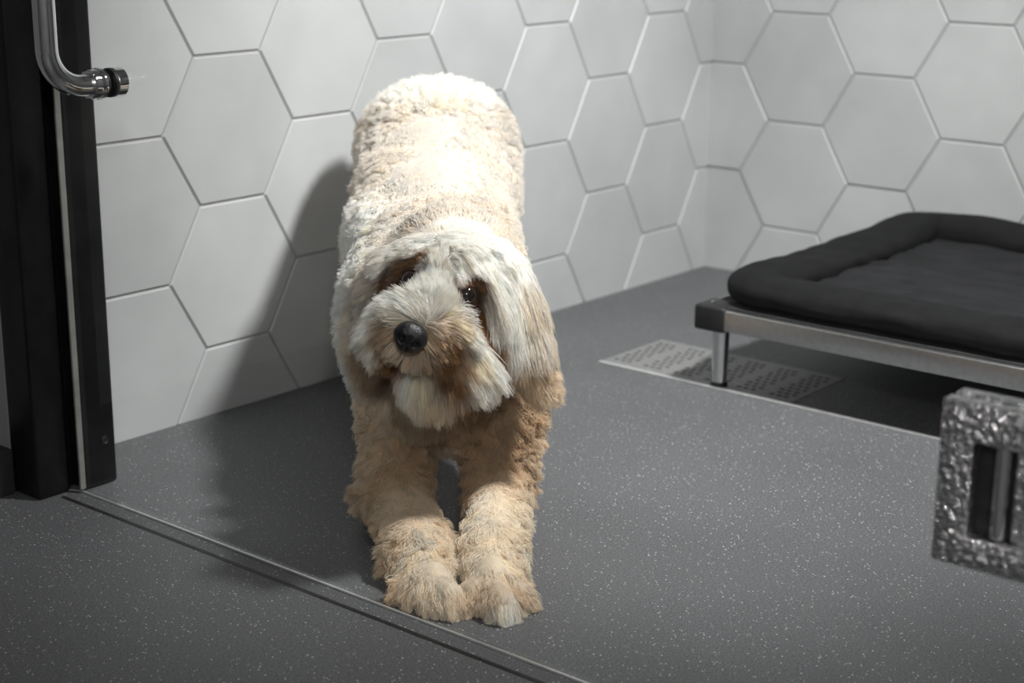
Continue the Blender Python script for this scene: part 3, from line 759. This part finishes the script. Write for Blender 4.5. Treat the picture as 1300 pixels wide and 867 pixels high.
# nose leather and eyes
nose_c = at(521,428,13.98)
fdir = at(524,430,13.0) - at(556,376,14.9); fdir /= np.linalg.norm(fdir)
hup = RT*.38 + UP*.92; hup -= fdir*(hup @ fdir); hup /= np.linalg.norm(hup); hrt = np.cross(fdir, hup); hrt /= np.linalg.norm(hrt)
if hrt @ RT < 0: hrt = -hrt
def blob(name, c, rx, ry, rz, m, fn=None, n=28, parent=None):
    V, F = [], []
    for i in range(n+1):
        th = math.pi*i/n
        for j in range(2*n):
            ph = math.pi*j/n; q = np.array([math.sin(th)*math.cos(ph), math.sin(th)*math.sin(ph), math.cos(th)])
            if fn: q = fn(q)
            V.append(c + hrt*rx*q[0] + fdir*ry*q[1] + hup*rz*q[2])
    for i in range(n):
        for j in range(2*n):
            F.append((i*2*n+j, (i+1)*2*n+j, (i+1)*2*n+(j+1) % (2*n), i*2*n+(j+1) % (2*n)))
    return link(name, V, F, m, parent, True)
NOSEM = m_noisy('nose_leather', (.008,.008,.009), (.020,.019,.020), 60, .36, .5, 0, .5, 260)
EYEM, EN, EL, eb = mat('dark_eye', (.012,.007,.005), .05, 0, .5)
def nosefn(q):
    x, y, z = [math.copysign(abs(c)**.86, c) for c in q]
    w = 1.0 - .26*max(0, -z) - .10*max(0, z)           # narrower at the lip
    if y > 0:
        y *= .92
        for sx in (-1, 1):                              # nostrils, comma shaped
            d2 = ((x - sx*(.46 + .18*z))/.20)**2 + ((z + .16)/.22)**2
            y -= .75*math.exp(-d2*1.3)*max(y, 0)
        y -= .20*math.exp(-(x/.07)**2)*(1 if z < .25 else 0)
    return np.array([x*w, y, z*(1.0 if z < 0 else .94)])
nose = blob('nose', nose_c, .158, .125, .145, NOSEM, nosefn, 36)
eyes = []
for p in EYES:
    p = p - grad(p[None])[0]*.015
    eyes.append(blob('eye', p, .088, .088, .088, EYEM, None, 20))
adopt(dog, body, coat, legs_, face, nose, *eyes)


# ------------------------------------------------------------------ light
def lamp(name, loc, watts, size, color=(1,1,1), spot=None, target=None, blend=.5):
    l = bpy.data.lights.new(name, 'SPOT' if spot else 'POINT'); l.energy = watts; l.color = color; l.shadow_soft_size = size
    o = bpy.data.objects.new(name, l); COL.objects.link(o); o.location = [c*S for c in loc]
    if spot:
        l.spot_size = math.radians(spot); l.spot_blend = blend
        o.rotation_euler = (Vector(target)-Vector(loc)).to_track_quat('-Z', 'Y').to_euler()
    return o
lamp('kennel_downlight', (-8.6, -9.8, 13.4), 350, .11, (1, .992, .98), 90, (-5.8, -3.0, 1), 1.0)
lamp('corridor_fill', (-27, -20, 13.0), 80, .12, (1, .985, .96))  # unseen fill lamp, added to brighten the dog's face from the front
lamp('passage_fill', (-24, -8, 16.4), 50, .06, (1, .99, .97), 58, (-24, -8, 0), .8)  # unseen lamp, added to brighten the corridor floor mirrored in the lock plate
w = bpy.data.worlds.new('world'); SC.world = w; w.use_nodes = True
w.node_tree.nodes['Background'].inputs['Color'].default_value = (.95, .97, 1, 1)
w.node_tree.nodes['Background'].inputs['Strength'].default_value = .03

vs = SC.view_settings
vs.view_transform = 'Standard'; vs.look = 'None'; vs.gamma = 1; vs.use_curve_mapping = False; vs.exposure = 0.08
